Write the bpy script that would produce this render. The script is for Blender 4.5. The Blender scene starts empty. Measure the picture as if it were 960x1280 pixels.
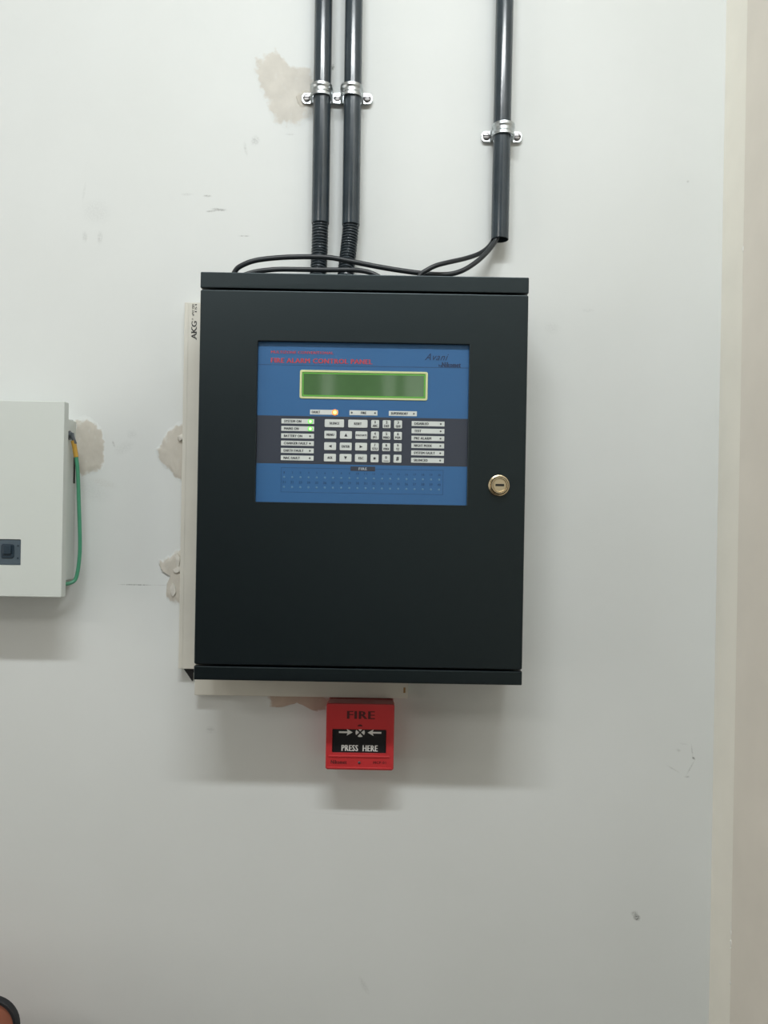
import bpy, bmesh, math, random
from mathutils import Vector, Matrix, noise

S = bpy.context.scene
COL = S.collection
random.seed(4)
R = math.radians
CZ = 1.5                     # camera height; the wall is the plane y = 0, the camera 1 m in front of it
F = 960.0                    # focal length in pixels of the 960 x 1280 frame
ROLL = R(1.0)

# ------------------------------------------------------------------ camera
cam = bpy.data.cameras.new('camera')
cam.sensor_fit = 'HORIZONTAL'; cam.sensor_width = 36; cam.lens = 36 * F / 960; cam.clip_start = .01
camo = bpy.data.objects.new('camera', cam); COL.objects.link(camo)
camo.matrix_world = Matrix.Translation((0, -1, CZ)) @ Matrix.Rotation(R(90), 4, 'X') @ Matrix.Rotation(ROLL, 4, 'Z')
S.camera = camo

# ------------------------------------------------------------------ world, lamps, exposure
w = bpy.data.worlds.new('world'); S.world = w; w.use_nodes = True
w.node_tree.nodes['Background'].inputs[0].default_value = (.75, .85, 1, 1)
w.node_tree.nodes['Background'].inputs[1].default_value = .25
S.view_settings.view_transform = 'Standard'; S.view_settings.look = 'None'
S.view_settings.gamma = 1; S.view_settings.exposure = 0.0

def area(name, loc, target, sx, sy, power, colour):
    l = bpy.data.lights.new(name, 'AREA'); l.shape = 'RECTANGLE'; l.size = sx; l.size_y = sy
    l.energy = power; l.color = colour
    o = bpy.data.objects.new(name, l); COL.objects.link(o); o.location = loc
    o.rotation_euler = (Vector(target) - Vector(loc)).to_track_quat('-Z', 'Y').to_euler()
    return o
area('tube_lamp', (-.04, -1.10, 2.74), (-.04, -.76, 1.75), .86, .055, 17.9, (.945, .985, 1.0))
area('rear_fill', (-1.1, -2.4, 2.74), (-.6, -1.6, 1.0), .9, .06, 7, (1, .97, .92))  # unseen weak fill lamp, added behind the camera
area('left_fill', (-1.93, -.95, 1.65), (0, -.80, 1.6), 1.0, 1.3, 9.5, (1, .97, .92))  # unseen fill added at the left to brighten the cream upright

# ------------------------------------------------------------------ coordinates
def der(px, py):             # take the camera's roll out of a pixel position
    x, y = px - 480, py - 640
    c, s = math.cos(ROLL), math.sin(ROLL)
    return x * c + y * s - (0), -x * s + y * c
def der(px, py):
    x, y = px - 480, py - 640
    c, s = math.cos(ROLL), math.sin(ROLL)
    return x * c + y * s, y * c - x * s
def U(x, y, d):              # upright pixel offset and distance off the wall -> metres
    return Vector((x * (1 - d) / F, -d, CZ - y * (1 - d) / F))
def P(px, py, d):
    x, y = der(px, py)
    return U(x, y, d)

# ------------------------------------------------------------------ materials
MATS = {}
def mat(name, col, rough=.5, metal=0, spec=.5, bump=0, bscale=300, vary=0, vscale=8, emit=0, ecol=None, coat=0):
    m = bpy.data.materials.new(name); m.use_nodes = True
    nt = m.node_tree; b = nt.nodes['Principled BSDF']
    b.inputs['Base Color'].default_value = (*col, 1); b.inputs['Roughness'].default_value = rough
    b.inputs['Metallic'].default_value = metal; b.inputs['Specular IOR Level'].default_value = spec
    b.inputs['Coat Weight'].default_value = coat; b.inputs['Coat Roughness'].default_value = .08
    if emit:
        b.inputs['Emission Color'].default_value = (*(ecol or col), 1); b.inputs['Emission Strength'].default_value = emit
    tc = nt.nodes.new('ShaderNodeNewGeometry')
    if vary:
        n = nt.nodes.new('ShaderNodeTexNoise'); n.inputs['Scale'].default_value = vscale; n.inputs['Detail'].default_value = 5
        nt.links.new(tc.outputs['Position'], n.inputs['Vector'])
        r = nt.nodes.new('ShaderNodeMapRange'); r.inputs['From Min'].default_value = .3; r.inputs['From Max'].default_value = .7
        r.inputs['To Min'].default_value = 1 - vary; r.inputs['To Max'].default_value = 1 + vary
        nt.links.new(n.outputs['Fac'], r.inputs['Value'])
        h = nt.nodes.new('ShaderNodeHueSaturation'); h.inputs['Color'].default_value = (*col, 1)
        nt.links.new(r.outputs[0], h.inputs['Value']); nt.links.new(h.outputs[0], b.inputs['Base Color'])
    if bump:
        n = nt.nodes.new('ShaderNodeTexNoise'); n.inputs['Scale'].default_value = bscale; n.inputs['Detail'].default_value = 3
        nt.links.new(tc.outputs['Position'], n.inputs['Vector'])
        bp = nt.nodes.new('ShaderNodeBump'); bp.inputs['Strength'].default_value = bump; bp.inputs['Distance'].default_value = .001
        nt.links.new(n.outputs['Fac'], bp.inputs['Height']); nt.links.new(bp.outputs[0], b.inputs['Normal'])
    MATS[name] = m
    return m
WALL = (.70, .725, .715)
M = lambda n: MATS[n]
mat('black_powder', (.0010, .0030, .0045), .365, spec=.60, bump=.10, bscale=1400)
MATS['black_powder'].node_tree.nodes['Principled BSDF'].inputs['Specular Tint'].default_value = (.78, .95, 1, 1)
mat('black_dark', (.010, .011, .014), .6)
mat('conduit_black', (.034, .046, .056), .17, vary=.2, vscale=30)
mat('cable_black', (.016, .020, .024), .42)
mat('galvanised', (.50, .53, .54), .34, 1, vary=.15, vscale=120)
mat('screw_steel', (.30, .29, .29), .35, 1)
mat('brass', (.60, .50, .34), .26, 1)
mat('brass_face', (.68, .58, .40), .35, 1)
mat('keyway', (.008, .007, .006), .6)
mat('pvc_cream', (.67, .655, .585), .45, vary=.04, vscale=20)
mat('print_black', (.02, .02, .022), .6)
mat('plate_blue', (.038, .130, .300), .32)
mat('plate_slate', (.040, .048, .068), .35)
mat('print_red', (.42, .050, .075), .5)
mat('print_navy', (.012, .030, .085), .5)
mat('print_line', (.022, .075, .185), .5)
mat('key_white', (.62, .66, .64), .45)
mat('print_key', (.02, .023, .03), .6)
mat('print_pale', (.40, .45, .50), .6)
mat('led_off', (.10, .11, .11), .3)
mat('zone_led', (.10, .22, .36), .3)
mat('led_green', (.3, .8, .25), .4, emit=1.1, ecol=(.66, 1, .50))
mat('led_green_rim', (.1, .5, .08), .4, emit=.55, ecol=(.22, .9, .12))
mat('led_amber', (1, .5, .2), .4, emit=2.2, ecol=(1, .50, .18))
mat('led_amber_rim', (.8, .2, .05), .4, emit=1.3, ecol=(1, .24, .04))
mat('lcd_glass', (.060, .125, .050), .06, spec=.6, emit=.035, ecol=(.45, .9, .40), vary=.12, vscale=25)
mat('lcd_edge', (.10, .34, .05), .3, emit=.06, ecol=(.4, 1, .2))
mat('lcd_frame', (.58, .62, .33), .4, emit=.05, ecol=(.85, .95, .4))
mat('red_plastic', (.50, .034, .038), .30, vary=.05, vscale=30)
mat('red_dark', (.20, .010, .012), .5)
mat('print_maroon', (.07, .006, .008), .6)
mat('black_window', (.012, .012, .014), .3)
mat('print_white', (.66, .66, .64), .6)
mat('box_white', (.62, .66, .63), .40)
mat('breaker_grey', (.075, .105, .13), .4)
mat('breaker_dark', (.022, .040, .058), .35)
mat('green_wire', (.065, .30, .175), .42)
mat('yellow_sleeve', (.55, .32, .05), .45)
mat('lug_metal', (.20, .22, .25), .35, 1)
mat('rust', (.33, .19, .07), .7)
mat('brown_panel', (.29, .105, .065), .5, vary=.15, vscale=40)
mat('trim_cream', (.86, .83, .74), .38, vary=.03, vscale=14)
mat('beige_wall', (.74, .69, .61), .42, vary=.05, vscale=9, bump=.05, bscale=40)
mat('room_white', (.70, .70, .67), .7)
mat('rear_grey', (.11, .11, .105), .7)
mat('floor_grey', (.12, .11, .10), .5, vary=.1, vscale=6)
mat('board_brown', (.05, .045, .04), .5)
mat('caulk', (.80, .79, .74), .5)

# back wall: painted white, faint mottling, pencil marks, scuffs, a drill hole and a painted shadow edge where the photograph has them
def wall_material():
    m = bpy.data.materials.new('wall_paint'); m.use_nodes = True; MATS['wall_paint'] = m
    nt = m.node_tree; N = nt.nodes; Lk = nt.links; b = N['Principled BSDF']
    b.inputs['Roughness'].default_value = .55; b.inputs['Specular IOR Level'].default_value = .3
    geo = N.new('ShaderNodeNewGeometry')
    def nz(scale, det, lo, hi, a, bb):
        n = N.new('ShaderNodeTexNoise'); n.inputs['Scale'].default_value = scale; n.inputs['Detail'].default_value = det
        Lk.new(geo.outputs['Position'], n.inputs['Vector'])
        r = N.new('ShaderNodeMapRange'); r.inputs['From Min'].default_value = lo; r.inputs['From Max'].default_value = hi
        r.inputs['To Min'].default_value = a; r.inputs['To Max'].default_value = bb
        Lk.new(n.outputs['Fac'], r.inputs['Value']); return r.outputs[0]
    mix = N.new('ShaderNodeMix'); mix.data_type = 'RGBA'
    mix.inputs['A'].default_value = (WALL[0] * .97, WALL[1] * .97, WALL[2] * .965, 1); mix.inputs['B'].default_value = (*WALL, 1)
    Lk.new(nz(5, 6, .35, .65, 0, 1), mix.inputs['Factor'])
    cur = mix.outputs['Result']
    fine = nz(420, 3, .30, .62, 0, 1)
    # (px, py, half length, half width, angle clockwise, strength, colour)
    grey = (.22, .23, .22); dk = (.05, .055, .05); tan = (.50, .47, .42)
    marks = [(274, 262, 11, 2.2, 3, .75, grey), (264, 264, 7, 1.4, -4, .8, grey), (259, 245, 6, 1.8, 0, .6, grey), (234, 243, 9, 2, 0, .22, grey),
             (305, 295, 8, 1.0, 0, .6, grey), (319, 176, 6, 7, 20, .35, grey), (307, 186, 2.5, 10, -12, .25, grey), (363, 168, 8, 1.5, 0, .2, grey),
             (106, 296, 4, 8, 0, .25, grey), (125, 297, 4, 9, 0, .25, grey), (105, 240, 2, 14, 8, .12, grey), (120, 265, 22, 18, 0, .10, grey),
             (170, 731, 24, .7, 0, .85, dk), (205, 731.5, 18, .5, 0, .35, grey), (796, 1147, 5, 4.5, 30, .95, dk), (793, 1142, 5, 4, 0, .6, grey),
             (867, 948, 3, 1.6, 50, .8, dk), (865, 938, 1.0, 9, -8, .4, grey), (863, 960, 1.2, 12, 28, .35, grey), (841, 961, 11, 1.2, 30, .3, grey),
             (859, 971, 4, 1.5, 0, .5, grey), (848, 938, 4, 2.5, 20, .25, grey), (855, 930, 7, 1.5, 10, .15, grey),
             (110, 612, 34, 14, 20, .10, grey), (155, 560, 16, 8, -30, .12, grey), (130, 604, 20, 6, 15, .22, tan), (142, 555, 5, 1.5, 70, .5, grey),
             (416, 84, 2.5, 4.5, 10, .7, dk), (263, 912, 6, 5, 0, .25, grey), (455, 1232, 4, 14, -30, .2, grey), (165, 543, 8, 7, 0, .12, grey),
             (690, 410, 12, 9, 0, .10, grey), (735, 388, 9, 3, 0, .1, grey), (860, 227, 2, 2, 0, .4, grey), (890, 1203, 3, 3, 0, .5, dk),
             (96, 532, 1.2, 10, 4, .8, dk), (102, 573, 2.2, 6, 20, .6, dk), (92, 526, 9, 1.1, 14, .8, dk), (433, 1018, 55, 1.2, 2, .12, grey)]  # last mark paints the faint second shadow edge below the call point
    for px, py, a, c, ang, st, colr in marks:
        v = P(px, py, 0)
        mp = N.new('ShaderNodeMapping'); mp.vector_type = 'TEXTURE'
        mp.inputs['Location'].default_value = v; mp.inputs['Rotation'].default_value = (0, R(ang), 0)
        mp.inputs['Scale'].default_value = (a / F, 1, c / F)
        Lk.new(geo.outputs['Position'], mp.inputs['Vector'])
        ln = N.new('ShaderNodeVectorMath'); ln.operation = 'LENGTH'; Lk.new(mp.outputs[0], ln.inputs[0])
        r = N.new('ShaderNodeMapRange'); r.interpolation_type = 'SMOOTHSTEP'
        r.inputs['From Min'].default_value = 1.15; r.inputs['From Max'].default_value = .25; r.inputs['To Max'].default_value = st
        Lk.new(ln.outputs['Value'], r.inputs['Value'])
        mu = N.new('ShaderNodeMath'); mu.operation = 'MULTIPLY'; Lk.new(r.outputs[0], mu.inputs[0]); Lk.new(fine, mu.inputs[1])
        mx = N.new('ShaderNodeMix'); mx.data_type = 'RGBA'; mx.inputs['B'].default_value = (*colr, 1)
        Lk.new(mu.outputs[0], mx.inputs['Factor']); Lk.new(cur, mx.inputs['A']); cur = mx.outputs['Result']
    Lk.new(cur, b.inputs['Base Color'])
    n = N.new('ShaderNodeTexNoise'); n.inputs['Scale'].default_value = 60; n.inputs['Detail'].default_value = 6
    Lk.new(geo.outputs['Position'], n.inputs['Vector'])
    bp = N.new('ShaderNodeBump'); bp.inputs['Strength'].default_value = .05; bp.inputs['Distance'].default_value = .002
    Lk.new(n.outputs['Fac'], bp.inputs['Height']); Lk.new(bp.outputs[0], b.inputs['Normal'])
wall_material()

def plaster_material(name, col):
    m = bpy.data.materials.new(name); m.use_nodes = True; MATS[name] = m
    nt = m.node_tree; N = nt.nodes; Lk = nt.links; b = N['Principled BSDF']
    b.inputs['Roughness'].default_value = .8; b.inputs['Specular IOR Level'].default_value = .2
    geo = N.new('ShaderNodeNewGeometry')
    def nz(scale, lo, hi, a, bb, det=6):
        n = N.new('ShaderNodeTexNoise'); n.inputs['Scale'].default_value = scale; n.inputs['Detail'].default_value = det
        Lk.new(geo.outputs['Position'], n.inputs['Vector'])
        r = N.new('ShaderNodeMapRange'); r.inputs['From Min'].default_value = lo; r.inputs['From Max'].default_value = hi
        r.inputs['To Min'].default_value = a; r.inputs['To Max'].default_value = bb
        Lk.new(n.outputs['Fac'], r.inputs['Value']); return r.outputs[0], n
    at = N.new('ShaderNodeAttribute'); at.attribute_name = 'fade'
    e, _ = nz(110, .35, .65, -.32, .32)
    ad = N.new('ShaderNodeMath'); ad.operation = 'ADD'; ad.use_clamp = True
    Lk.new(at.outputs['Fac'], ad.inputs[0]); Lk.new(e, ad.inputs[1])
    mul = N.new('ShaderNodeMapRange'); mul.inputs['From Min'].default_value = .25; mul.inputs['From Max'].default_value = .75
    Lk.new(ad.outputs[0], mul.inputs['Value'])
    v, n2 = nz(45, .3, .7, 0, 1)
    body = N.new('ShaderNodeMix'); body.data_type = 'RGBA'
    body.inputs['A'].default_value = (*[c * .92 for c in col], 1); body.inputs['B'].default_value = (*[c * 1.06 for c in col], 1)
    Lk.new(v, body.inputs['Factor'])
    mx = N.new('ShaderNodeMix'); mx.data_type = 'RGBA'; mx.inputs['A'].default_value = (*WALL, 1)
    Lk.new(mul.outputs[0], mx.inputs['Factor']); Lk.new(body.outputs['Result'], mx.inputs['B'])
    Lk.new(mx.outputs['Result'], b.inputs['Base Color'])
    bp = N.new('ShaderNodeBump'); bp.inputs['Strength'].default_value = .35; bp.inputs['Distance'].default_value = .002
    Lk.new(n2.outputs['Fac'], bp.inputs['Height']); Lk.new(bp.outputs[0], b.inputs['Normal'])
plaster_material('plaster_pale', (.62, .60, .55))
plaster_material('plaster_tan', (.565, .535, .475))
plaster_material('plaster_brown', (.52, .42, .35))

# ------------------------------------------------------------------ mesh building
def rrect(x0, x1, z0, z1, r=0, n=4):
    if r <= 0: return [(x0, z0), (x1, z0), (x1, z1), (x0, z1)]
    pts = []
    for cx, cz, a0 in ((x1 - r, z0 + r, -90), (x1 - r, z1 - r, 0), (x0 + r, z1 - r, 90), (x0 + r, z0 + r, 180)):
        for i in range(n + 1):
            a = R(a0 + 90 * i / n); pts.append((cx + r * math.cos(a), cz + r * math.sin(a)))
    return pts
GLYPH = {}
def glyphs(s, bold=0.0, shear=0.0):
    k = (s, bold, shear)
    if k not in GLYPH:
        c = bpy.data.curves.new('text', 'FONT'); c.body = s; c.offset = bold; c.shear = shear; c.resolution_u = 2; c.space_character = 1.10; c.fill_mode = 'FRONT'
        o = bpy.data.objects.new('text', c); COL.objects.link(o)
        dg = bpy.context.evaluated_depsgraph_get()
        me = bpy.data.meshes.new_from_object(o.evaluated_get(dg))
        vs = [(v.co.x, v.co.y) for v in me.vertices]; fs = [tuple(p.vertices) for p in me.polygons]
        bpy.data.objects.remove(o); bpy.data.meshes.remove(me); bpy.data.curves.remove(c)
        xs = [v[0] for v in vs]; ys = [v[1] for v in vs]
        x0, x1, y0, y1 = min(xs), max(xs), min(ys), max(ys)
        GLYPH[k] = ([((x - x0) / (x1 - x0) - .5, (y - y0) / (y1 - y0) - .5) for x, y in vs], fs)
    return GLYPH[k]

class MB:
    def __init__(s): s.v = []; s.f = []; s.m = []; s.mats = []
    def mi(s, name):
        if name not in s.mats: s.mats.append(name)
        return s.mats.index(name)
    def add(s, vs, fs, m):
        o = len(s.v); i = s.mi(m)
        s.v += [Vector(v) for v in vs]
        for f in fs: s.f.append(tuple(o + k for k in f)); s.m.append(i)
        return s
    def rings(s, rings, m, cap0=False, cap1=True, closed=False):
        """rings: lists of points with the same count; quads between neighbours"""
        n = len(rings[0]); vs = [p for r in rings for p in r]; fs = []
        k = len(rings)
        for a in range(k if closed else k - 1):
            b = (a + 1) % k
            for i in range(n):
                j = (i + 1) % n; fs.append((a * n + i, a * n + j, b * n + j, b * n + i))
        if cap0: fs.append(tuple(reversed(range(n))))
        if cap1: fs.append(tuple((k - 1) * n + i for i in range(n)))
        return s.add(vs, fs, m)
    def plate(s, x0, x1, z0, z1, d0, d1, m, r=0, bev=.0005, n=4, back=True, seg=2):
        """a plate facing the room, from depth d0 off the wall out to d1, front edges rounded"""
        R_ = [[(x, -d0, z) for x, z in rrect(x0, x1, z0, z1, r, n)]]
        for i in range(seg + 1):
            a = R(90 * i / seg); ins = bev * (1 - math.cos(a)); dd = d1 - bev * (1 - math.sin(a))
            R_.append([(x, -dd, z) for x, z in rrect(x0 + ins, x1 - ins, z0 + ins, z1 - ins, max(r - ins, 0.00001) if r > 0 else 0, n)])
        return s.rings(R_, m, cap0=back)
    def upl(s, x, y, wd, h, d, t, m, r=0, bev=.0002):
        """plate from an upright pixel centre and size, back at depth d, t thick"""
        c = U(x, y, d + t); k = (1 - d - t) / F
        return s.plate(c.x - wd * k / 2, c.x + wd * k / 2, c.z - h * k / 2, c.z + h * k / 2, d, d + t, m, r * k, bev)
    def text(s, t, x, y, wd, h, d, m, bold=.02, shear=0, rot=0):
        vs, fs = glyphs(t, 0, shear); c = U(x, y, d); k = (1 - d) / F
        ca, sa = math.cos(rot), math.sin(rot); sh = bold * 1.5 * h    # heavier strokes: copies side by side
        for n, o in enumerate((-1, 0, 1) if bold > .012 else (0,)):
            out = []
            for a, b in vs:
                a, b = (a * (wd - 2 * sh) + o * sh) * k, b * h * k
                out.append((c.x + a * ca - b * sa, -d - .00002 * n, c.z + a * sa + b * ca))
            s.add(out, fs, m)
        return s
    def poly(s, pts, d, m, t=0):
        """flat polygon from upright pixel points, at depth d"""
        ps = [tuple(U(x, y, d)) for x, y in pts]
        if t:
            return s.rings([[tuple(U(x, y, d)) for x, y in pts], [(U(x, y, d) + Vector((0, -t, 0)))[:] for x, y in pts]], m, cap0=True)
        return s.add(ps, [tuple(range(len(ps)))], m)
    def disc(s, c, r, t, m, n=16, bev=.3, axis=(0, -1, 0)):
        """squat cylinder standing off c along axis"""
        ax = Vector(axis).normalized(); u = ax.orthogonal().normalized(); v = ax.cross(u); c = Vector(c)
        prof = [(r, 0), (r, t * (1 - bev)), (r * (1 - bev * .4), t)]
        return s.rings([[c + ax * h + (u * math.cos(2 * math.pi * i / n) + v * math.sin(2 * math.pi * i / n)) * q for i in range(n)] for q, h in prof], m, cap0=True)
    def lathe(s, c, prof, m, n=28, axis=(0, -1, 0), cap=True):
        ax = Vector(axis).normalized(); u = ax.orthogonal().normalized(); v = ax.cross(u); c = Vector(c)
        return s.rings([[c + ax * h + (u * math.cos(2 * math.pi * i / n) + v * math.sin(2 * math.pi * i / n)) * q for i in range(n)] for q, h in prof], m, cap0=True, cap1=cap)
    def tube(s, pts, rad, m, n=12, cap=True):
        pts = [Vector(p) for p in pts]; k = len(pts)
        rads = rad if isinstance(rad, list) else [rad] * k
        rings = []; up = None
        for i, p in enumerate(pts):
            t = (pts[min(i + 1, k - 1)] - pts[max(i - 1, 0)]).normalized()
            if up is None: up = t.orthogonal().normalized()
            up = (up - t * up.dot(t)).normalized(); sd = t.cross(up)
            rings.append([p + (up * math.cos(2 * math.pi * j / n) + sd * math.sin(2 * math.pi * j / n)) * rads[i] for j in range(n)])
        return s.rings(rings, m, cap0=cap, cap1=cap)
    def box(s, lo, hi, m):
        (a, b, c), (d, e, f) = lo, hi
        return s.add([(a, b, c), (d, b, c), (d, e, c), (a, e, c), (a, b, f), (d, b, f), (d, e, f), (a, e, f)],
                     [(0, 3, 2, 1), (4, 5, 6, 7), (0, 1, 5, 4), (1, 2, 6, 5), (2, 3, 7, 6), (3, 0, 4, 7)], m)
    def build(s, name, parent=None, origin=None, smooth=35):
        org = Vector(parent['origin']) if parent is not None else Vector(origin if origin is not None else (0, 0, 0))
        me = bpy.data.meshes.new(name)
        me.from_pydata([v - org for v in s.v], [], s.f)
        for m in s.mats: me.materials.append(MATS[m])
        me.polygons.foreach_set('material_index', s.m)
        bm = bmesh.new(); bm.from_mesh(me); bmesh.ops.recalc_face_normals(bm, faces=bm.faces) if s.solid else None
        bm.to_mesh(me); bm.free()
        if smooth:
            me.polygons.foreach_set('use_smooth', [True] * len(me.polygons)); me.set_sharp_from_angle(angle=R(smooth))
        me.update()
        o = bpy.data.objects.new(name, me); COL.objects.link(o)
        if smooth:
            wn_ = o.modifiers.new('weighted_normal', 'WEIGHTED_NORMAL'); wn_.keep_sharp = True; wn_.weight = 100
        o['origin'] = list(org)
        if parent is not None: o.parent = parent
        else: o.location = org
        return o
    solid = True

def thing(name, loc, label, cat, group=None):
    o = bpy.data.objects.new(name, None); COL.objects.link(o); o.location = loc; o.empty_display_size = .02
    o['origin'] = list(loc); return tag(o, label, cat, group)
def tag(o, label, cat, group=None):
    o['label'] = label; o['category'] = cat
    if group: o['group'] = group
    return o
def struct(o): o['kind'] = 'structure'; return o
def smooth_path(pts, n=8):
    pts = [Vector(p) for p in pts]; out = []
    q = [2 * pts[0] - pts[1]] + pts + [2 * pts[-1] - pts[-2]]
    for i in range(1, len(q) - 2):
        a, b, c, d = q[i - 1:i + 3]
        for j in range(n):
            t = j / n
            out.append(.5 * ((2 * b) + (c - a) * t + (2 * a - 5 * b + 4 * c - d) * t * t + (3 * b - a - 3 * c + d) * t ** 3))
    out.append(pts[-1]); return out

# ================================================================== SETTING
XR = .4344                                   # inner face of the right-hand side
wall_back = struct(MB().box((-2.0, 0, 0), (XR + .1, .12, 2.8), 'wall_paint').build('wall_back'))
struct(MB().box((-2.1, -3.3, 0), (-2.0, .12, 2.8), 'room_white').build('wall_left'))
struct(MB().box((-2.0, -3.3, 0), (XR + .1, -3.2, 2.8), 'rear_grey').build('wall_rear'))
struct(MB().box((-2.1, -3.3, -.1), (XR + .1, .12, 0), 'floor_grey').build('floor'))
struct(MB().box((-2.1, -3.3, 2.8), (XR + .1, .12, 2.9), 'room_white').build('ceiling'))
struct(MB().box((XR - .0006, -3.2, 0), (XR + .1, -.0606, 2.8), 'beige_wall').build('wall_right'))
# cream upright between the white wall and the beige side, its room edge rounded over
def trim():
    b = MB()
    prof = [(XR + .1, 0), (XR + .1, -.0597), (XR + .0006, -.0597), (XR + .0001, -.0592), (XR, -.0582), (XR, 0)]
    b.rings([[(x, y, z) for x, y in prof] for z in (0, 2.8)], 'trim_cream', cap0=True)
    o = struct(b.build('trim_1'))
    for py, a, h in ((311, .0024, .0050), (361, .0018, .0025), (1157, .0020, .0035), (1166, .0022, .0060), (1180, .0026, .0055), (1228, .0022, .0035)):
        x, y = der(935 - (py / 1280) * 23, py); d = .0598
        z = CZ - y * (1 - d) / F; c = MB(); prof = []
        ring = [[Vector((XR + .0008 - a * math.sin(t) * (.8 + .3 * math.sin(3 * s + py)), -d + a * math.cos(t) * 1.1 * math.sin(s), z + h * math.cos(s)))
                 for t in [R(v) for v in range(0, 360, 45)]] for s in [R(v) for v in (8, 40, 75, 110, 145, 172)]]
        c.rings(ring, 'caulk', cap0=True).build('caulk_bead', o)
    return o
trim()
# what the glossy faces of the panel look back at: an unseen dark door added at the rear with pale frames, and the left fill's frame
d1 = struct(MB().box((-.75, -3.2, .005), (.55, -3.16, 2.45), 'board_brown').build('reflection_board'))
mat('reflection_glow', (.6, .65, .6), .3, emit=1.5, ecol=(.95, 1, .93))  # glowing strips added to give the screen its pale reflected bands
for i, (x0, x1) in enumerate(((-.33, -.27), (-.015, .045), (.095, .205))):
    MB().box((x0, -3.165, .9), (x1, -3.15, 2.35), 'reflection_glow').build('reflection_strip', d1)
for i, (x0, x1) in enumerate(((-.83, -.75), (.55, .57))):
    struct(MB().box((x0, -3.2, 0.0), (x1, -3.145, 2.5), 'room_white').build('trim_%d' % (i + 2))) if x1 < .5 else None
wn = struct(MB().box((-2.0, -1.5, .95), (-1.96, -.4, 1.0), 'room_white').box((-2.0, -1.5, 2.3), (-1.96, -.4, 2.35), 'room_white')
            .box((-2.0, -1.5, 1.0), (-1.96, -1.45, 2.3), 'room_white').box((-2.0, -.45, 1.0), (-1.96, -.4, 2.3), 'room_white').build('left_fill_frame'))  # frame added around the left fill light

# bare plaster repairs on the back wall
def patch(pts, m, label, h=.0009, jit=2.0, seed=0):
    c = smooth_path([Vector((x, y, 0)) for x, y in pts + pts[:1]], 7)[:-1]
    cx = sum(p.x for p in c) / len(c); cy = sum(p.y for p in c) / len(c)
    out = []
    for p in c:
        n = noise.fractal(Vector((p.x * .13, p.y * .13, seed)), 1, 2, 4)
        dv = Vector((p.x - cx, p.y - cy, 0)); L = dv.length or 1
        out.append(p + dv / L * n * jit * 2)
    b = MB(); rings = []; fade = []
    for k, (sc, hh, fd) in enumerate(((1.14, .00005, 0), (1.0, .0003, .5), (.88, h, .95), (.72, h, 1), (.45, h * 1.1, 1), (.15, h, 1))):
        rg = []
        for p in out:
            x, y = cx + (p.x - cx) * sc, cy + (p.y - cy) * sc
            q = P(x, y, 0); dd = hh * (1 + (.55 * noise.noise(Vector((x * .12, y * .12, seed + 3))) if k > 1 else 0))
            rg.append((q.x, -dd, q.z)); fade.append(fd)
        rings.append(rg)
    b.rings(rings, m)
    o = b.build('plaster_patch', wall_back, smooth=60)
    at = o.data.attributes.new('fade', 'FLOAT', 'POINT'); at.data.foreach_set('value', fade)
    o['label'] = label
patch([(320, 76), (333, 70), (346, 64), (354, 76), (372, 84), (388, 88), (391, 106), (391, 128), (384, 142), (371, 153), (350, 152), (340, 141), (331, 120), (323, 98)],
      'plaster_pale', 'large pale plaster patch by the left conduit clamp', .0011, 1.6, 1)
patch([(369, 121), (375, 114), (386, 113), (390, 124), (386, 134), (374, 134)], 'plaster_tan', 'small round smear in the pale plaster patch', .0017, .8, 2)
patch([(95, 527), (108, 524), (121, 531), (127, 543), (129, 558), (128, 574), (125, 587), (112, 588), (103, 594), (96, 580), (94, 550)],
      'plaster_tan', 'bare tan plaster patch beside the green wire', .0013, 1.6, 3)
patch([(234, 529), (220, 533), (209, 542), (203, 553), (197, 562), (200, 573), (209, 583), (221, 596), (234, 598)],
      'plaster_tan', 'tan plaster patch against the upper part of the cream trunking', .0013, 1.4, 4)
patch([(230, 686), (218, 692), (209, 698), (201, 704), (202, 713), (211, 715), (212, 724), (208, 733), (210, 745), (219, 751), (230, 752)],
      'plaster_tan', 'ragged plaster patch against the lower part of the cream trunking', .0022, 2.2, 5)
for i, f in enumerate(([(215, 712), (224, 708), (232, 711), (222, 716)], [(213, 735), (217, 728), (221, 738), (217, 746)], [(222, 690), (226, 698), (223, 712), (220, 702)], [(222, 546), (232, 541), (234, 545), (225, 552)])):
    patch(f, 'plaster_pale', 'pale paint flake curling off the bare plaster', .004, .5, 20 + i)
patch([(336, 868), (352, 866), (380, 866), (408, 868), (408, 884), (394, 889), (380, 882), (366, 880), (350, 884), (339, 880)],
      'plaster_brown', 'brown broken plaster edge left of the red call point', .0010, 1.6, 6)

# ================================================================== FIRE ALARM PANEL
FD = .110                                    # front of the cabinet off the wall
kf = (1 - FD) / F
X0, X1 = -234.6 * kf, 176.4 * kf
Z = lambda y: CZ - y * kf
ZT, ZB = Z(-296.5), Z(214)
panel = thing('fire_alarm_panel', ((X0 + X1) / 2, 0, ZB), 'large black wall cabinet with blue fire alarm display and round lock', 'alarm panel')
b = MB()
b.plate(X0 + .0004, X1 - .0004, Z(194), Z(-274), .0005, FD - .020, 'black_powder', .001, .0005)           # box body behind the door
b.plate(X0, X1, Z(-276.4), ZT, .0005, FD, 'black_powder', .0012, .0012)                                     # top lip
b.plate(X0, X1, ZB, Z(196.4), .0005, FD, 'black_powder', .0012, .0018)                                      # bottom lip
b.build('back_box', panel)
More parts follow.
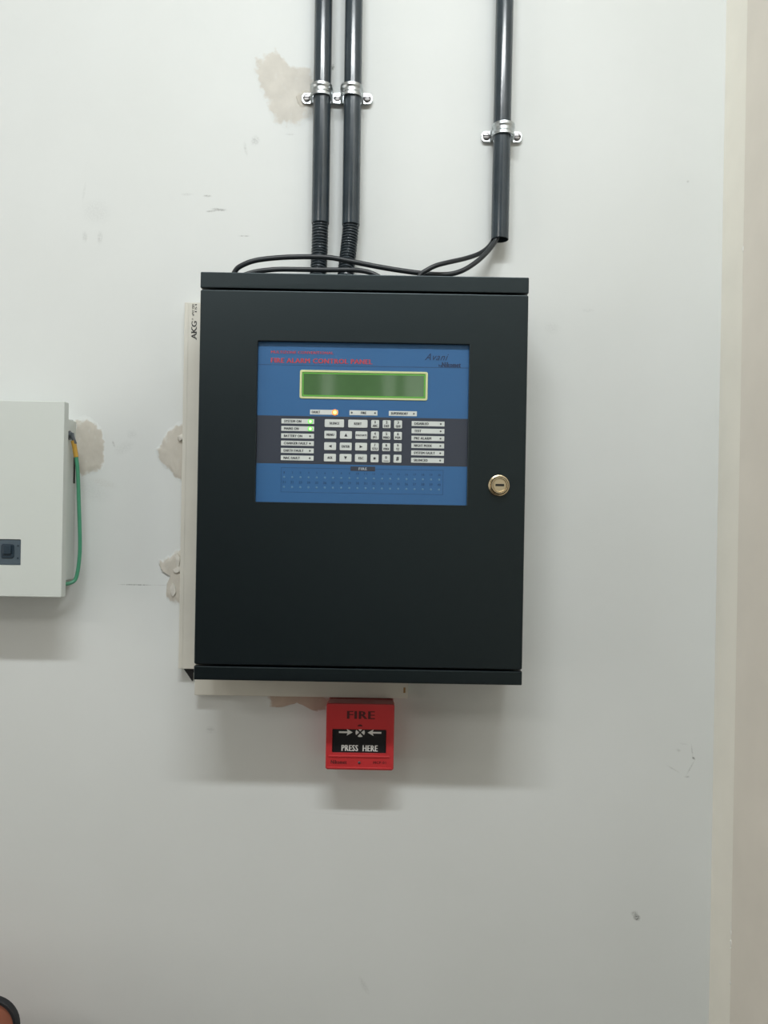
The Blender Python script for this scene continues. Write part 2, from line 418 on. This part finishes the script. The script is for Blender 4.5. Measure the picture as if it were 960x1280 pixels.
# door with a window
xa, xb, za, zb = -161.5 * kf, 103.5 * kf, Z(-10), Z(-211.3)
DX0, DX1, DZ0, DZ1 = X0 + .0002, X1 - .0002, Z(194.4), Z(-274.4)
rr = lambda x0, x1, z0, z1, r, d: [(x, -d, z) for x, z in rrect(x0, x1, z0, z1, r, 3)]
b = MB(); db = FD - .0185; e = .0016
b.rings([rr(DX0, DX1, DZ0, DZ1, .002, db), rr(DX0, DX1, DZ0, DZ1, .002, FD - e), rr(DX0 + e * .3, DX1 - e * .3, DZ0 + e * .3, DZ1 - e * .3, .002, FD - e * .3),
         rr(DX0 + e, DX1 - e, DZ0 + e, DZ1 - e, .002, FD), rr(xa - .0006, xb + .0006, za - .0006, zb + .0006, .0015, FD),
         rr(xa, xb, za, zb, .001, FD - .0006), rr(xa, xb, za, zb, .001, db)], 'black_powder', cap1=False, closed=True)
b.build('door', panel)
b = MB(); b.poly([(-246, 199.5), (-204, 199.5), (-204, 204), (-235, 204), (-235, 215)], .0005, 'black_dark', .004)  # flat dark angled shape on the wall by the cabinet corner
lug = b.build('dark_corner_piece', panel); lug['label'] = 'small dark piece at the lower left corner'
# lock
lc = U(142.8, -35.6, FD)
b = MB(); b.lathe(lc, [(.0128, -.001), (.0128, .0008), (.0122, .0022), (.0108, .0030), (.0104, .0026)], 'brass')
lk = b.build('lock', panel); lk['label'] = 'round brass cam lock'
b = MB(); b.lathe(lc, [(.0102, .001), (.0101, .0078), (.0094, .0088), (.0082, .0088), (.0078, .0076), (.0072, .0076)], 'brass')
b.build('lock_barrel', lk)
b = MB(); b.lathe(lc, [(.0071, .006), (.0071, .0079), (.0068, .0082)], 'brass_face'); b.build('lock_core', lk)
b = MB(); c = lc + Vector((0, -.0082, .0002)); b.plate(c.x - .0050, c.x + .0050, c.z - .0013, c.z + .0013, -c.y - .001, -c.y + .00025, 'keyway', .0005, .0001)
b.build('keyway', lk)

# display plate, 4.5 mm behind the door's face
PD = FD - .0055
b = MB(); k = (1 - PD) / F
b.plate(xa - .004, xb + .004, za - .004, zb + .004, PD - .003, PD, 'plate_blue', 0, .0001)
def band(y0, y1, m, x0=-163, x1=105, t=.00012): b.plate(x0 * k, x1 * k, CZ - y1 * k, CZ - y0 * k, PD - .0005, PD + t, m, 0, .00004)
band(-118.2, -58.4, 'plate_slate')
band(-182.2, -181.2, 'print_line')
T = PD + .0003
for x0, x1, y0, y1 in ((-129.6, 73.4, -53.6, -53.0), (-129.6, 73.4, -23.2, -22.6), (-129.6, -129.0, -53.6, -22.6), (72.8, 73.4, -53.6, -22.6)):
    band(y0, y1, 'print_line', x0, x1)
b.plate(-42.8 * k, -12.0 * k, CZ + 50.7 * k, CZ + 56.3 * k, PD - .0005, PD + .00018, 'plate_slate', 0, .00004)
b.text('FIRE', -27.4, -53.5, 10.5, 3.2, T, 'print_pale', .03)
b.text('MULTIZONE CONVENTIONAL', -105.7, -197.6, 78, 3.4, T, 'print_red', .03)
b.text('FIRE ALARM CONTROL PANEL', -81.2, -187.3, 127, 6.0, T, 'print_red', .045)
b.text('Avani', 62.5, -195.0, 30, 8.6, T, 'print_navy', .01, .45)
b.text('by', 67.2, -183.9, 4.2, 4.0, T, 'print_navy', .02)
b.text('Nikomet', 81.0, -185.4, 24, 6.4, T, 'print_navy', .04)
for i in range(20):
    x = -125.6 + 10.2 * i
    b.text(str(i + 1), x, -47.4, 1.6 if i < 9 else 3.4, 2.6, T, 'print_line', .03)
    b.text(str(i + 21), x, -35.3, 4.2, 3.0, T, 'print_line', .03)
plate = b.build('display_plate', panel)
# liquid crystal display
lx0, lx1, lz0, lz1 = -108 * k, 51.8 * k, CZ + 140 * k, CZ + 175.8 * k
b = MB(); fw = 3.0 * k
b.rings([rr(lx0, lx1, lz0, lz1, .0022, PD - .001), rr(lx0, lx1, lz0, lz1, .0022, PD + .0006), rr(lx0 + .0003, lx1 - .0003, lz0 + .0003, lz1 - .0003, .002, PD + .0009),
         rr(lx0 + fw - .0006, lx1 - fw + .0006, lz0 + fw - .0006, lz1 - fw + .0006, .0012, PD + .0009), rr(lx0 + fw, lx1 - fw, lz0 + fw, lz1 - fw, .001, PD - .001)],
        'lcd_frame', cap1=False, closed=True)
b.build('screen_frame', plate)
b = MB(); i = fw - .0001; g = .0017
b.rings([rr(lx0 + i, lx1 - i, lz0 + i, lz1 - i, .0008, PD + .0003), rr(lx0 + i + g, lx1 - i - g, lz0 + i + g, lz1 - i - g, .0008, PD + .0003)], 'lcd_edge', cap0=False, cap1=False)
b.plate(lx0 + i + g, lx1 - i - g, lz0 + i + g, lz1 - i - g, PD - .0008, PD + .0003, 'lcd_glass', .0008, .00001)
lcd = b.build('screen', plate, smooth=0); lcd['label'] = 'green liquid crystal screen'
# indicator labels and their lamps
def dot(name, x, y, r, m, d=PD + .0002, t=.0004, label=None):
    c = MB()
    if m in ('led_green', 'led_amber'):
        c.disc(U(x, y, d), r * 1.65, t, m + '_rim', 14); c.disc(U(x, y, d + t * .8), r, t, m, 12)  # outer disc paints the lamp's halo as glowing colour
    else: c.disc(U(x, y, d), r, t, m, 12)
    o = c.build(name, plate)
    if label: o['label'] = label
    return o
def strip(x, y, wd, txt, tw, tx, led=None, lit=None):
    s = MB(); s.upl(x, y, wd, 6.1, PD - .0004, .0007, 'key_white', .3, .0001)
    s.text(txt, tx, y, tw, 3.1, PD + .00045, 'print_key', .045)
    s.build('indicator_label', plate)
    for q in led:
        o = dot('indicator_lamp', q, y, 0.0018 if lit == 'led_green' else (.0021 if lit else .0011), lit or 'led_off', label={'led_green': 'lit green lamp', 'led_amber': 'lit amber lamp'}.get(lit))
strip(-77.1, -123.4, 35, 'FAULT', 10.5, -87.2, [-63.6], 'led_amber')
strip(-27.8, -123.4, 35, 'FIRE', 6.8, -27.6, [-42.5, -13.4])
strip(21.4, -123.4, 35, 'SUPERVISORY', 21.5, 17.2, [35.2])
for i, (t, tw) in enumerate((('SYSTEM ON', 21.5), ('MAINS ON', 18.5), ('BATTERY ON', 23), ('CHARGER FAULT', 30), ('EARTH FAULT', 25), ('NAC FAULT', 20.5))):
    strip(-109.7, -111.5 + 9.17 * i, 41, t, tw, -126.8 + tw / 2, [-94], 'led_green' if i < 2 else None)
for i, (t, tw) in enumerate((('DISABLED', 18), ('TEST', 9), ('PRE ALARM', 21.5), ('NIGHT MODE', 22.5), ('SYSTEM FAULT', 26.5), ('SILENCED', 17.5))):
    strip(53.2, -111.2 + 9.15 * i, 41, t, tw, 36.0 + tw / 2, [69])
# keys
def key(x, y, wd, h, prints, label=None):
    s = MB(); s.upl(x, y, wd, h, PD - .0004, .0013, 'key_white', 1.2, .0004)
    for p in prints:
        if p[0] == 'poly': s.poly([(x + a, y + c) for a, c in p[1]], PD + .0011, 'print_key')
        else: s.text(p[0], x + p[1], y + p[2], p[3], p[4], PD + .0011, 'print_key', .04)
    s.build('key', plate)
key(-64.0, -109.8, 24.2, 9.9, [('SILENCE', 0, 0, 12.5, 2.9)])
key(-34.6, -109.8, 24.2, 9.9, [('RESET', 0, 0, 9.5, 3.0)])
y2, y3, y4 = -95.45, -81.1, -66.8
key(-68.8, y2, 15, 9.7, [('MENU', 0, 0, 9.5, 3.0)])
key(-49.3, y2, 15, 9.7, [('poly', [(-1.9, 1.9), (1.9, 1.9), (0, -2.2)])])
key(-30.0, y2, 15, 9.7, [('EVACUATE', 0, 0, 13.2, 2.3)])
key(-68.8, y3, 15, 9.7, [('poly', [(2, -1.8), (2, 1.8), (-2.0, 0)])])
key(-49.3, y3, 15, 9.7, [('ENTER', 0, 0, 10, 3.0)])
key(-30.0, y3, 15, 9.7, [('poly', [(-2, -1.8), (-2, 1.8), (2.0, 0)])])
key(-68.8, y4, 15, 9.7, [('ACK', 0, 0, 6.5, 3.0)])
key(-49.3, y4, 15, 9.7, [('poly', [(-1.9, -1.9), (1.9, -1.9), (0, 2.2)])])
key(-30.0, y4, 15, 9.7, [('ESC', 0, 0, 6.5, 3.0)])
pad = [('1', 'ABC', 6.6), ('2', 'DEF', 6.6), ('3', 'GHI', 5.8), ('4', 'JKL', 5.6), ('5', 'MNO', 7.8), ('6', 'PQR', 6.8), ('7', 'STU', 6.6), ('8', 'VWX', 7.6), ('9', 'YZ', 4.2)]
for i, (n, t, tw) in enumerate(pad):
    key(-13.0 + 14.35 * (i % 3), -109.8 + 14.35 * (i // 3), 10, 10, [(n, 0, -2.3, 1.2 if n == '1' else 2.2, 3.2), (t, 0, 2.3, tw, 3.0)])
key(-13.0, y4, 10, 10, [('poly', [(math.sin(R(36 * q)) * (2.2 if q % 2 == 0 else 1.1), -math.cos(R(36 * q)) * (2.2 if q % 2 == 0 else 1.1)) for q in range(10)])])
key(1.35, y4, 10, 10, [('0', 0, -1.4, 2.4, 3.4), ('poly', [(-3.2, 2.6), (3.2, 2.6), (3.2, 3.3), (-3.2, 3.3)])])
key(15.7, y4, 10, 10, [('#', 0, 0, 3.8, 5.0)])
zl = dot('zone_lamp', 0, 0, .00125, 'zone_led', PD - .0002, .0006)
zb0 = U(0, 0, PD - .0002); first = True
for yy in (-41.6, -29.2):
    for i in range(20):
        o = zl if first else zl.copy()
        if not first: COL.objects.link(o)
        first = False
        q = U(-125.6 + 10.2 * i, yy, PD - .0002); o.location = (q.x - zb0.x, 0, q.z - zb0.z)

# ================================================================== CONDUITS
PR, PA = .0113, .0185                        # pipe radius and axis distance off the wall
def conduit(xt, xb_, zb_, label, flex=None):
    t = thing('conduit', (xt, 0, zb_), label, 'conduit')
    b = MB(); n = 20; A = Vector((xb_, -PA, zb_)); B = Vector((xt, -PA, 2.8)); ri = PR - .0006
    def ring(p, r): return [p + Vector((math.cos(2 * math.pi * i / n) * r, math.sin(2 * math.pi * i / n) * r, 0)) for i in range(n)]
    b.rings([ring(A + Vector((0, 0, .03)), ri), ring(A, ri), ring(A, PR - .0003), ring(A + Vector((0, 0, .0004)), PR), ring(B, PR)], 'conduit_black', cap0=True)
    b.build('rigid_pipe', t)
    if flex:
        pts = smooth_path(flex, 60); rad = []
        L = 0
        for i, p in enumerate(pts):
            if i: L += (p - pts[i - 1]).length
            rad.append(.0096 + .0010 * max(-1, min(1, 1.6 * math.sin(2 * math.pi * L / .0038))))
        o = MB().tube(pts, rad, 'conduit_black', 18).build('flexible_sleeve', t, smooth=60); o['label'] = 'corrugated black sleeve'
    return t
u1, u2, u3 = .3668, .3655, .3504
conduit(-.0902, -.0878, CZ + u1, 'leftmost of the three black pipes, with a straight corrugated sleeve',
        [(-.0880, -PA, CZ + u1 + .006), (-.0880, -PA, CZ + u1 - .01), (-.0882, -.020, CZ + .325), (-.0892, -.027, CZ + .292), (-.0895, -.033, ZT - .001)])
conduit(-.0519, -.0488, CZ + u2, 'middle black pipe, its corrugated sleeve bending left',
        [(-.0490, -PA, CZ + u2 + .006), (-.0493, -PA, CZ + u2 - .008), (-.0510, -.021, CZ + .335), (-.0535, -.028, CZ + .300), (-.0535, -.035, ZT - .001)])
conduit(.1452, .1418, CZ + u3, 'right black pipe with an open end and two cables coming out')

def clamp(xc, zc, label, left=True, right=True, lift=0.0, hw=.0075):
    t = thing('pipe_clamp', (xc, 0, zc), label, 'clamp', None)
    r = PR + .0006; yw = .0035 + lift
    def arc(rad):
        return [(-.0262, yw), (-.0252, yw), (-.0232, yw), (-.0150, yw), (-.0133, yw + .002), (-rad, .012)] + \
               [(-rad * math.cos(R(a)), PA + rad * math.sin(R(a))) for a in range(0, 181, 12)] + [(rad, .012), (.0133, yw + .002), (.0150, yw), (.0232, yw), (.0252, yw), (.0262, yw)]
    inn, outn = arc(r), arc(r + .0012)
    outn = [(x, y + (.0012 if i < 5 or i > len(outn) - 6 else 0)) for i, (x, y) in enumerate(outn)]
    b = MB(); n = len(inn); rings = []
    for i in range(n):
        f = 1.0
        j = min(i, n - 1 - i); f = (.30, .62, .88, .92, .92, 1.0)[min(j, 5)]
        (xi, yi), (xo, yo) = inn[i], outn[i]
        z0, z1 = zc - hw * f, zc + hw * f; mid = (.0012, -.0004)
        onarc = 5 <= i <= n - 6
        gx, gy = ((xo - xi), (yo - yi)); q = 1.1 if onarc else 0       # ribs pressed along both rims of the strap
        o1 = (xo + gx * q, yo + gy * q)
        rings.append([(xc + xi, -yi, z0), (xc + o1[0], -o1[1], z0), (xc + o1[0], -o1[1], z0 + hw * .45), (xc + xo, -yo, zc - hw * .25 * f), (xc + xo, -yo, zc + hw * .25 * f),
                      (xc + o1[0], -o1[1], z1 - hw * .45), (xc + o1[0], -o1[1], z1), (xc + xi, -yi, z1)])
    b.rings(rings, 'galvanised', cap0=True); b.build('strap', t, smooth=24)
    b = MB(); b.plate(xc - .0135, xc + .0135, zc - .0055, zc + .0055, 0.0, .0036, 'galvanised', .001, .0004); b.build('base', t)
    for s, on in ((-1, left), (1, right)):
        if not on: continue
        x = xc + s * .0198
        b = MB(); c = Vector((x, -(yw + .0012), zc))
        b.disc((x, 0, zc), .0022, yw + .001, 'screw_steel', 10)
        b.lathe(c, [(.0050, 0), (.0048, .0010), (.0038, .0021), (.0016, .0026)], 'screw_steel', 16)
        b.plate(x - .0046, x + .0046, zc - .0006, zc + .0006, yw + .002, yw + .0040, 'keyway', 0, .0001)
        b.build('screw', t)
    return t
clamp(-.0895, CZ + .5345, 'metal clamp on the leftmost black pipe, beside the pale plaster patch')
clamp(-.0508, CZ + .5345, 'metal clamp on the middle black pipe', left=False, lift=.0014)
clamp(.1440, CZ + .4890, 'metal clamp on the right black pipe, above its open end')

# ================================================================== CABLES
def cable(pts, r, label, name='cable'):
    ps = smooth_path([P(x, y, d) if len(q) == 3 and isinstance(q, tuple) else Vector(q) for q in pts for x, y, d in [q]], 8)
    return tag(MB().tube(ps, r, 'cable_black', 12).build(name, None, ps[0]), label, 'cable')
top = ZT + .0032
def V(px, d, z): return [*P(px, 340, d)[:2], z]
cable([V(288, .056, ZT + .003), (294, 339, .058), (302, 332, .060), (320, 325.5, .060), (350, 322, .058), (385, 321, .056), (412, 322, .056), (440, 327, .058), (470, 333, .058),
       (500, 338, .056), (530, 342, .054), (556, 343.2, .051), (575, 339.5, .048), (592, 330, .042), (606, 318, .034), (616, 306, .0265), (621.5, 296, .0225), (623.5, 284, .0222)], .0031,
      'long black cable arching in front of the two corrugated sleeves')
cable([V(521, .066, ZT + .003), (525, 344, .066), (533, 338, .066), (545, 332, .064), (560, 328, .058), (580, 323.5, .043), (597, 318, .029), (608, 311, .020), (615.5, 302, .0150), (618, 292, .0140), (619.5, 282, .0140)], .0029,
      'short black cable looping from the open pipe to the cabinet top')
cable([V(300, .085, ZT + .0028), (318, 340, .083), (336, 337.5, .082), (352, 336.6, .080), (380, 336.9, .078), (410, 337.4, .076), (436, 337.4, .076), (452, 338.5, .078), (466, 342, .080), V(480, .082, ZT + .0028)], .0029,
      'black cable lying low along the cabinet top behind its edge')

# ================================================================== TRUNKING
tv = MB(); d = .016; kk = (1 - d) / F
zx0, zx1 = -254 * kk, X0 - .001
tz0, tz1 = CZ - 200.6 * kk, CZ + 257.8 * kk
tv.plate(zx0, zx1, tz0, tz1, 0, d, 'pvc_cream', 0, .0015)
tv.plate(zx0 + .0045, zx0 + .0052, tz0 + .0008, tz1 - .0008, d - .001, d + .0003, 'pvc_cream', 0, .0001)
tx = -241.4
for s, yy, w_ in (('A', -215.6, 7.6), ('K', -223.2, 7.4), ('G', -230.8, 7.4)):
    tv.text(s, tx, yy, w_, 6.6, d + .0002, 'print_black', .03, 0, R(90))
def slab(x, y, wx, hy): tv.poly([(x - wx / 2, y - hy / 2), (x + wx / 2, y - hy / 2), (x + wx / 2, y + hy / 2), (x - wx / 2, y + hy / 2)], d + .00022, 'print_black')
for yy in (-212.2, -219.0, -220.2, -226.2): slab(tx + 2.9, yy, .9, 2.4)
for yy in (-220.2, -226.0): slab(tx - 2.9, yy, .9, 2.4)
tv.text('o', tx - 2.2, -237.0, 1.8, 1.8, d + .0002, 'print_black', .02, 0, R(90))
tv.text('uPVC PIPE', tx - 1.6, -248.6, 15, 2.6, d + .0002, 'print_black', .02, 0, R(90))
tv.text('ISI', tx + 1.8, -250.6, 10, 2.6, d + .0002, 'print_black', .03, 0, R(90))
tag(tv.build('cable_trunking', None, (zx0, 0, tz0)), 'upright cream trunking printed AKG along the left side of the black cabinet', 'trunking')
th = MB(); d = .017; kk = (1 - d) / F
th.plate(-233.2 * kk, 33.9 * kk, CZ - .2386, CZ - .2140, 0, d, 'pvc_cream', 0, .0012)
th.plate(28.2 * kk, 30.6 * kk, CZ - .2310, CZ - .2240, d - .001, d + .0006, 'rust', 0, .0002)
tag(th.build('cable_trunking', None, (-.1, 0, CZ - .2386)), 'level cream trunking under the black cabinet, above the red call point', 'trunking')

# ================================================================== RED CALL POINT
CD = .046; kc = (1 - CD) / F
cx0, cx1, cz0, cz1 = -67.8 * kc, 17.5 * kc, CZ - 323.4 * kc, CZ - 240.2 * kc
cz1 = min(cz1, CZ - .2388)
cp = thing('manual_call_point', ((cx0 + cx1) / 2, 0, cz0), 'small red break glass unit reading FIRE and PRESS HERE', 'call point')
b = MB(); b.plate(cx0 + .0008, cx1 - .0008, cz0 + .0008, cz1 - .0004, .0003, .030, 'red_plastic', .003, .0006); b.build('back_box', cp)
# cover frame with a window opening
wx0, wx1, wz0, wz1 = -59.6 * kc, 7.6 * kc, CZ - 302.0 * kc, CZ - 272.6 * kc
q = lambda x0, x1, z0, z1, r, d: [(x, -d, z) for x, z in rrect(x0, x1, z0, z1, r, 4)]
b = MB()
b.rings([q(cx0, cx1, cz0, cz1, .003, .030), q(cx0, cx1, cz0, cz1, .003, CD - .0015), q(cx0 + .0005, cx1 - .0005, cz0 + .0005, cz1 - .0005, .003, CD - .0005),
         q(cx0 + .0016, cx1 - .0016, cz0 + .0016, cz1 - .0016, .003, CD), q(wx0 - .0004, wx1 + .0004, wz0 - .0004, wz1 + .0004, .001, CD), q(wx0, wx1, wz0, wz1, .0008, CD - .0015),
         q(wx0, wx1, wz0, wz1, .0008, .030)], 'red_plastic', cap1=False, closed=True)
b.plate(-64 * kc, 12.5 * kc, CZ - 307.4 * kc, CZ - 304.6 * kc, CD - .0006, CD + .0013, 'red_plastic', .0012, .0011)      # ledge under the window
b.plate(-66 * kc, 15 * kc, CZ - 321.8 * kc, CZ - 319.4 * kc, CD - .0006, CD + .0010, 'red_plastic', .001, .0009)
b.text('FIRE', *der(451.2, 893.8), 35, 9.8, CD + .0002, 'print_maroon', .05)
nx, ny = der(450, 908)
b.poly([(nx + 3.2 * math.cos(R(a)), ny - 2.4 * math.sin(R(a))) for a in range(0, 181, 20)], CD + .0002, 'print_maroon')
b.text('Nikomet', *der(423.5, 952.5), 20, 4.6, CD + .0002, 'print_maroon', .03)
b.text('MCP-01', *der(474.5, 953.4), 16, 3.2, CD + .0002, 'print_maroon', .02)
b.build('cover', cp)
b = MB(); WD = CD - .0022
b.plate(wx0 - .001, wx1 + .001, wz0 - .001, wz1 + .001, .029, WD, 'black_window', 0, .0001)
t = WD + .0002; ux, uy = der(450.2, 915.6)
for s in (-1, 1):
    hx = ux + s * 9.3
    pts = [(hx, uy), (hx + s * 7.6, uy - 4.2), (hx + s * 6.4, uy - 1.1), (hx + s * 17.2, uy - 1.1), (hx + s * 17.2, uy + 1.1), (hx + s * 6.4, uy + 1.1), (hx + s * 7.6, uy + 4.2)]
    b.poly(pts if s > 0 else pts[::-1], t, 'print_white')
for k4 in range(4):                           # four sectors of the pressed disc
    a0 = 90 * k4
    b.poly([(ux + 1.3 * math.cos(R(a0)), uy + 1.3 * math.sin(R(a0)))] + [(ux + 5.8 * math.cos(R(a0 + a)), uy + 5.8 * math.sin(R(a0 + a))) for a in range(-33, 34, 11)], t, 'print_white')
b.text('PRESS  HERE', *der(449.5, 935.2), 45.5, 7.6, t, 'print_white', .032)
pw = b.build('press_window', cp); pw['label'] = 'black press window with white arrows'
ld = MB().lathe(U(*der(449, 953.2), CD), [(.0017, -.0005), (.0017, .0006), (.0010, .0014)], 'lug_metal', 12).build('indicator_lamp', cp)

# ================================================================== WHITE DISTRIBUTION BOX
BD = .070; kb = (1 - BD) / F
bx1 = -401.4 * kb; bx0 = bx1 - .34
bz1, bz0 = CZ + 131.4 * kb, CZ - 114.0 * kb
db_ = thing('distribution_box', ((bx0 + bx1) / 2, 0, bz0), 'white metal breaker box at the left edge of the photo', 'electrical box')
b = MB(); b.plate(bx0 + .015, -.4025, CZ - .0940, CZ + .1108, .0003, BD - .012, 'box_white', .001, .0006); b.build('body', db_)
vx1 = -453.4 * kb; vx0 = vx1 - .125; vz1, vz0 = CZ - 42.4 * kb, CZ - 74.6 * kb
b = MB()
b.rings([q(bx0, bx1, bz0, bz1, .0012, BD - .012), q(bx0, bx1, bz0, bz1, .0012, BD - .0015), q(bx0 + .0004, bx1 - .0004, bz0 + .0004, bz1 - .0004, .0012, BD - .0004),
         q(bx0 + .0015, bx1 - .0015, bz0 + .0015, bz1 - .0015, .0012, BD), q(vx0 - .0003, vx1 + .0003, vz0 - .0003, vz1 + .0003, .001, BD), q(vx0, vx1, vz0, vz1, .001, BD - .0005),
         q(vx0, vx1, vz0, vz1, .001, BD - .012)], 'box_white', cap1=False, closed=True)
b.build('door', db_)
b = MB(); b.plate(vx0 - .002, vx1 + .002, vz0 - .002, vz1 + .002, BD - .013, BD - .0105, 'breaker_grey', 0, .0002)
b.plate(vx0 + .0003, vx1 - .0003, vz0 + .0003, vz1 - .0003, BD - .0115, BD - .001, 'breaker_grey', .0012, .0008)
br = b.build('breaker_cover', db_)
cxm = vx1 - .0155
for j in range(4):
    x = cxm - .029 * j
    b = MB(); b.plate(x - .0085, x + .0072, vz0 + .0085, vz1 - .0055, BD - .003, BD + .0004, 'breaker_dark', .003, .0008)
    b.plate(x - .0050, x + .0050, (vz0 + vz1) / 2 - .002, vz1 - .0070, BD - .001, BD + .0030, 'breaker_dark', .0012, .0010)
    b.build('switch', br)
    for zz in (vz0 + .0085, vz1 - .0075):
        b = MB(); b.disc((x + .0118, -(BD - .0012), zz), .0013, .0006, 'breaker_dark', 8); b.build('cover_screw', br)
# bolt on the visible side and its rust mark
b = MB(); sc = Vector((-.4028, -.0235, CZ + .0905))
b.disc(sc, .0056, .0009, 'screw_steel', 14, .2, (1, 0, 0)); b.build('earth_bolt', db_)
b = MB(); b.disc((-.4028, -.0370, CZ + .0730), .0030, .0006, 'rust', 9, .2, (1, 0, 0)); o = b.build('rust_spot', db_); o['label'] = 'rusty screw head on the side'
b = MB(); b.box((-.4028, -.0070, CZ + .030), (-.4021, -.0020, CZ + .066), 'keyway'); o = b.build('side_slot', db_); o['label'] = 'dark slot in the side'
# earth wire
gw = thing('earth_wire', (-.3985, -.024, CZ + .0905), 'green earth wire with yellow sleeve running down the side of the white box', 'wire')
wp = lambda px, py, d_: P(px, py, d_)
b = MB(); a = wp(89.4, 545, .026); e2 = wp(91.5, 552.5, .026)
b.disc(Vector((-.4015, -.0235, CZ + .0905)), .0060, .0010, 'lug_metal', 14, .2, (1, 0, 0)); b.disc(Vector((-.4005, -.0235, CZ + .0905)), .0042, .0026, 'lug_metal', 14, .4, (1, 0, 0))
b.tube(smooth_path([p + Vector((.0016, 0, 0)) for p in (wp(88.6, 541.5, .0255), wp(89.2, 546, .026), e2, wp(92.2, 555, .026))], 5), .0024, 'lug_metal', 10); b.build('lug', gw)
b = MB(); b.tube(smooth_path([wp(91.3, 551, .026), wp(93.0, 558, .0258), wp(95.2, 571.5, .0255)], 6), .0030, 'yellow_sleeve', 10); b.build('sleeve', gw)
gp = smooth_path([wp(95.0, 569, .0255), wp(97.2, 590, .025), wp(98.6, 630, .024), wp(99.8, 670, .024), wp(99.6, 692, .024), wp(97.2, 714, .025), wp(93.6, 725, .027), wp(87, 729.0, .031), wp(78, 730.4, .036), wp(66, 730.6, .038)], 8)
b = MB(); b.tube(gp, .0024, 'green_wire', 10); b.build('insulated_wire', gw)

# ================================================================== CHAIR at the bottom left corner
hd = .150; ccx, ccz = U(*der(-14, 1284), hd)[0], U(*der(-14, 1284), hd)[2]
rad = 36.5 * (1 - hd) / F; rw = 7.0 * (1 - hd) / F
rx1, rz1 = ccx + rad, ccz + rad; rx0, rz0 = rx1 - .40, rz1 - .34
ch = thing('chair', ((rx0 + rx1) / 2, -.35, 0), 'rounded brown chair back with black rim, cut off at the bottom left corner', 'chair')
q8 = lambda ins, d_: [(x, -d_, z) for x, z in rrect(rx0 + ins, rx1 - ins, rz0 + ins, rz1 - ins, rad - ins, 10)]
b = MB(); b.rings([q8(.0010, hd - .0075), q8(.0006, hd - .0068), q8(.0006, hd - .002), q8(.002, hd), q8(rw - .0015, hd), q8(rw, hd - .0015), q8(rw, hd - .0060), q8(rw - .001, hd - .0075)], 'black_dark', cap1=False, closed=True); b.build('back_frame', ch)
b = MB(); b.rings([q8(rw - .0006, hd - .0060), q8(rw - .0006, hd - .0030), q8(rw + .010, hd - .0015)], 'brown_panel', cap0=True); b.build('backrest', ch)
b = MB(); b.plate(rx0, rx1, .0, .0, 0, 0, 'black_dark') if False else None
st = [[(x, y, z) for x, y in rrect(rx0, rx1, -.60, -.16, .04, 5)] for z in (.425, .455)]
b.rings(st, 'brown_panel', cap0=True); b.build('seat', ch)
for x in (rx0 + .03, rx1 - .03):
    MB().tube([(x, -.58, 0), (x, -.56, .43)], .011, 'black_dark', 10).build('leg', ch)
    MB().tube([(x, -.135, 0), (x, -.150, .43), (x, -hd + .015, rz0 + .02)], .011, 'black_dark', 10).build('leg', ch)

for o in bpy.data.objects:
    if 'origin' in o: del o['origin']
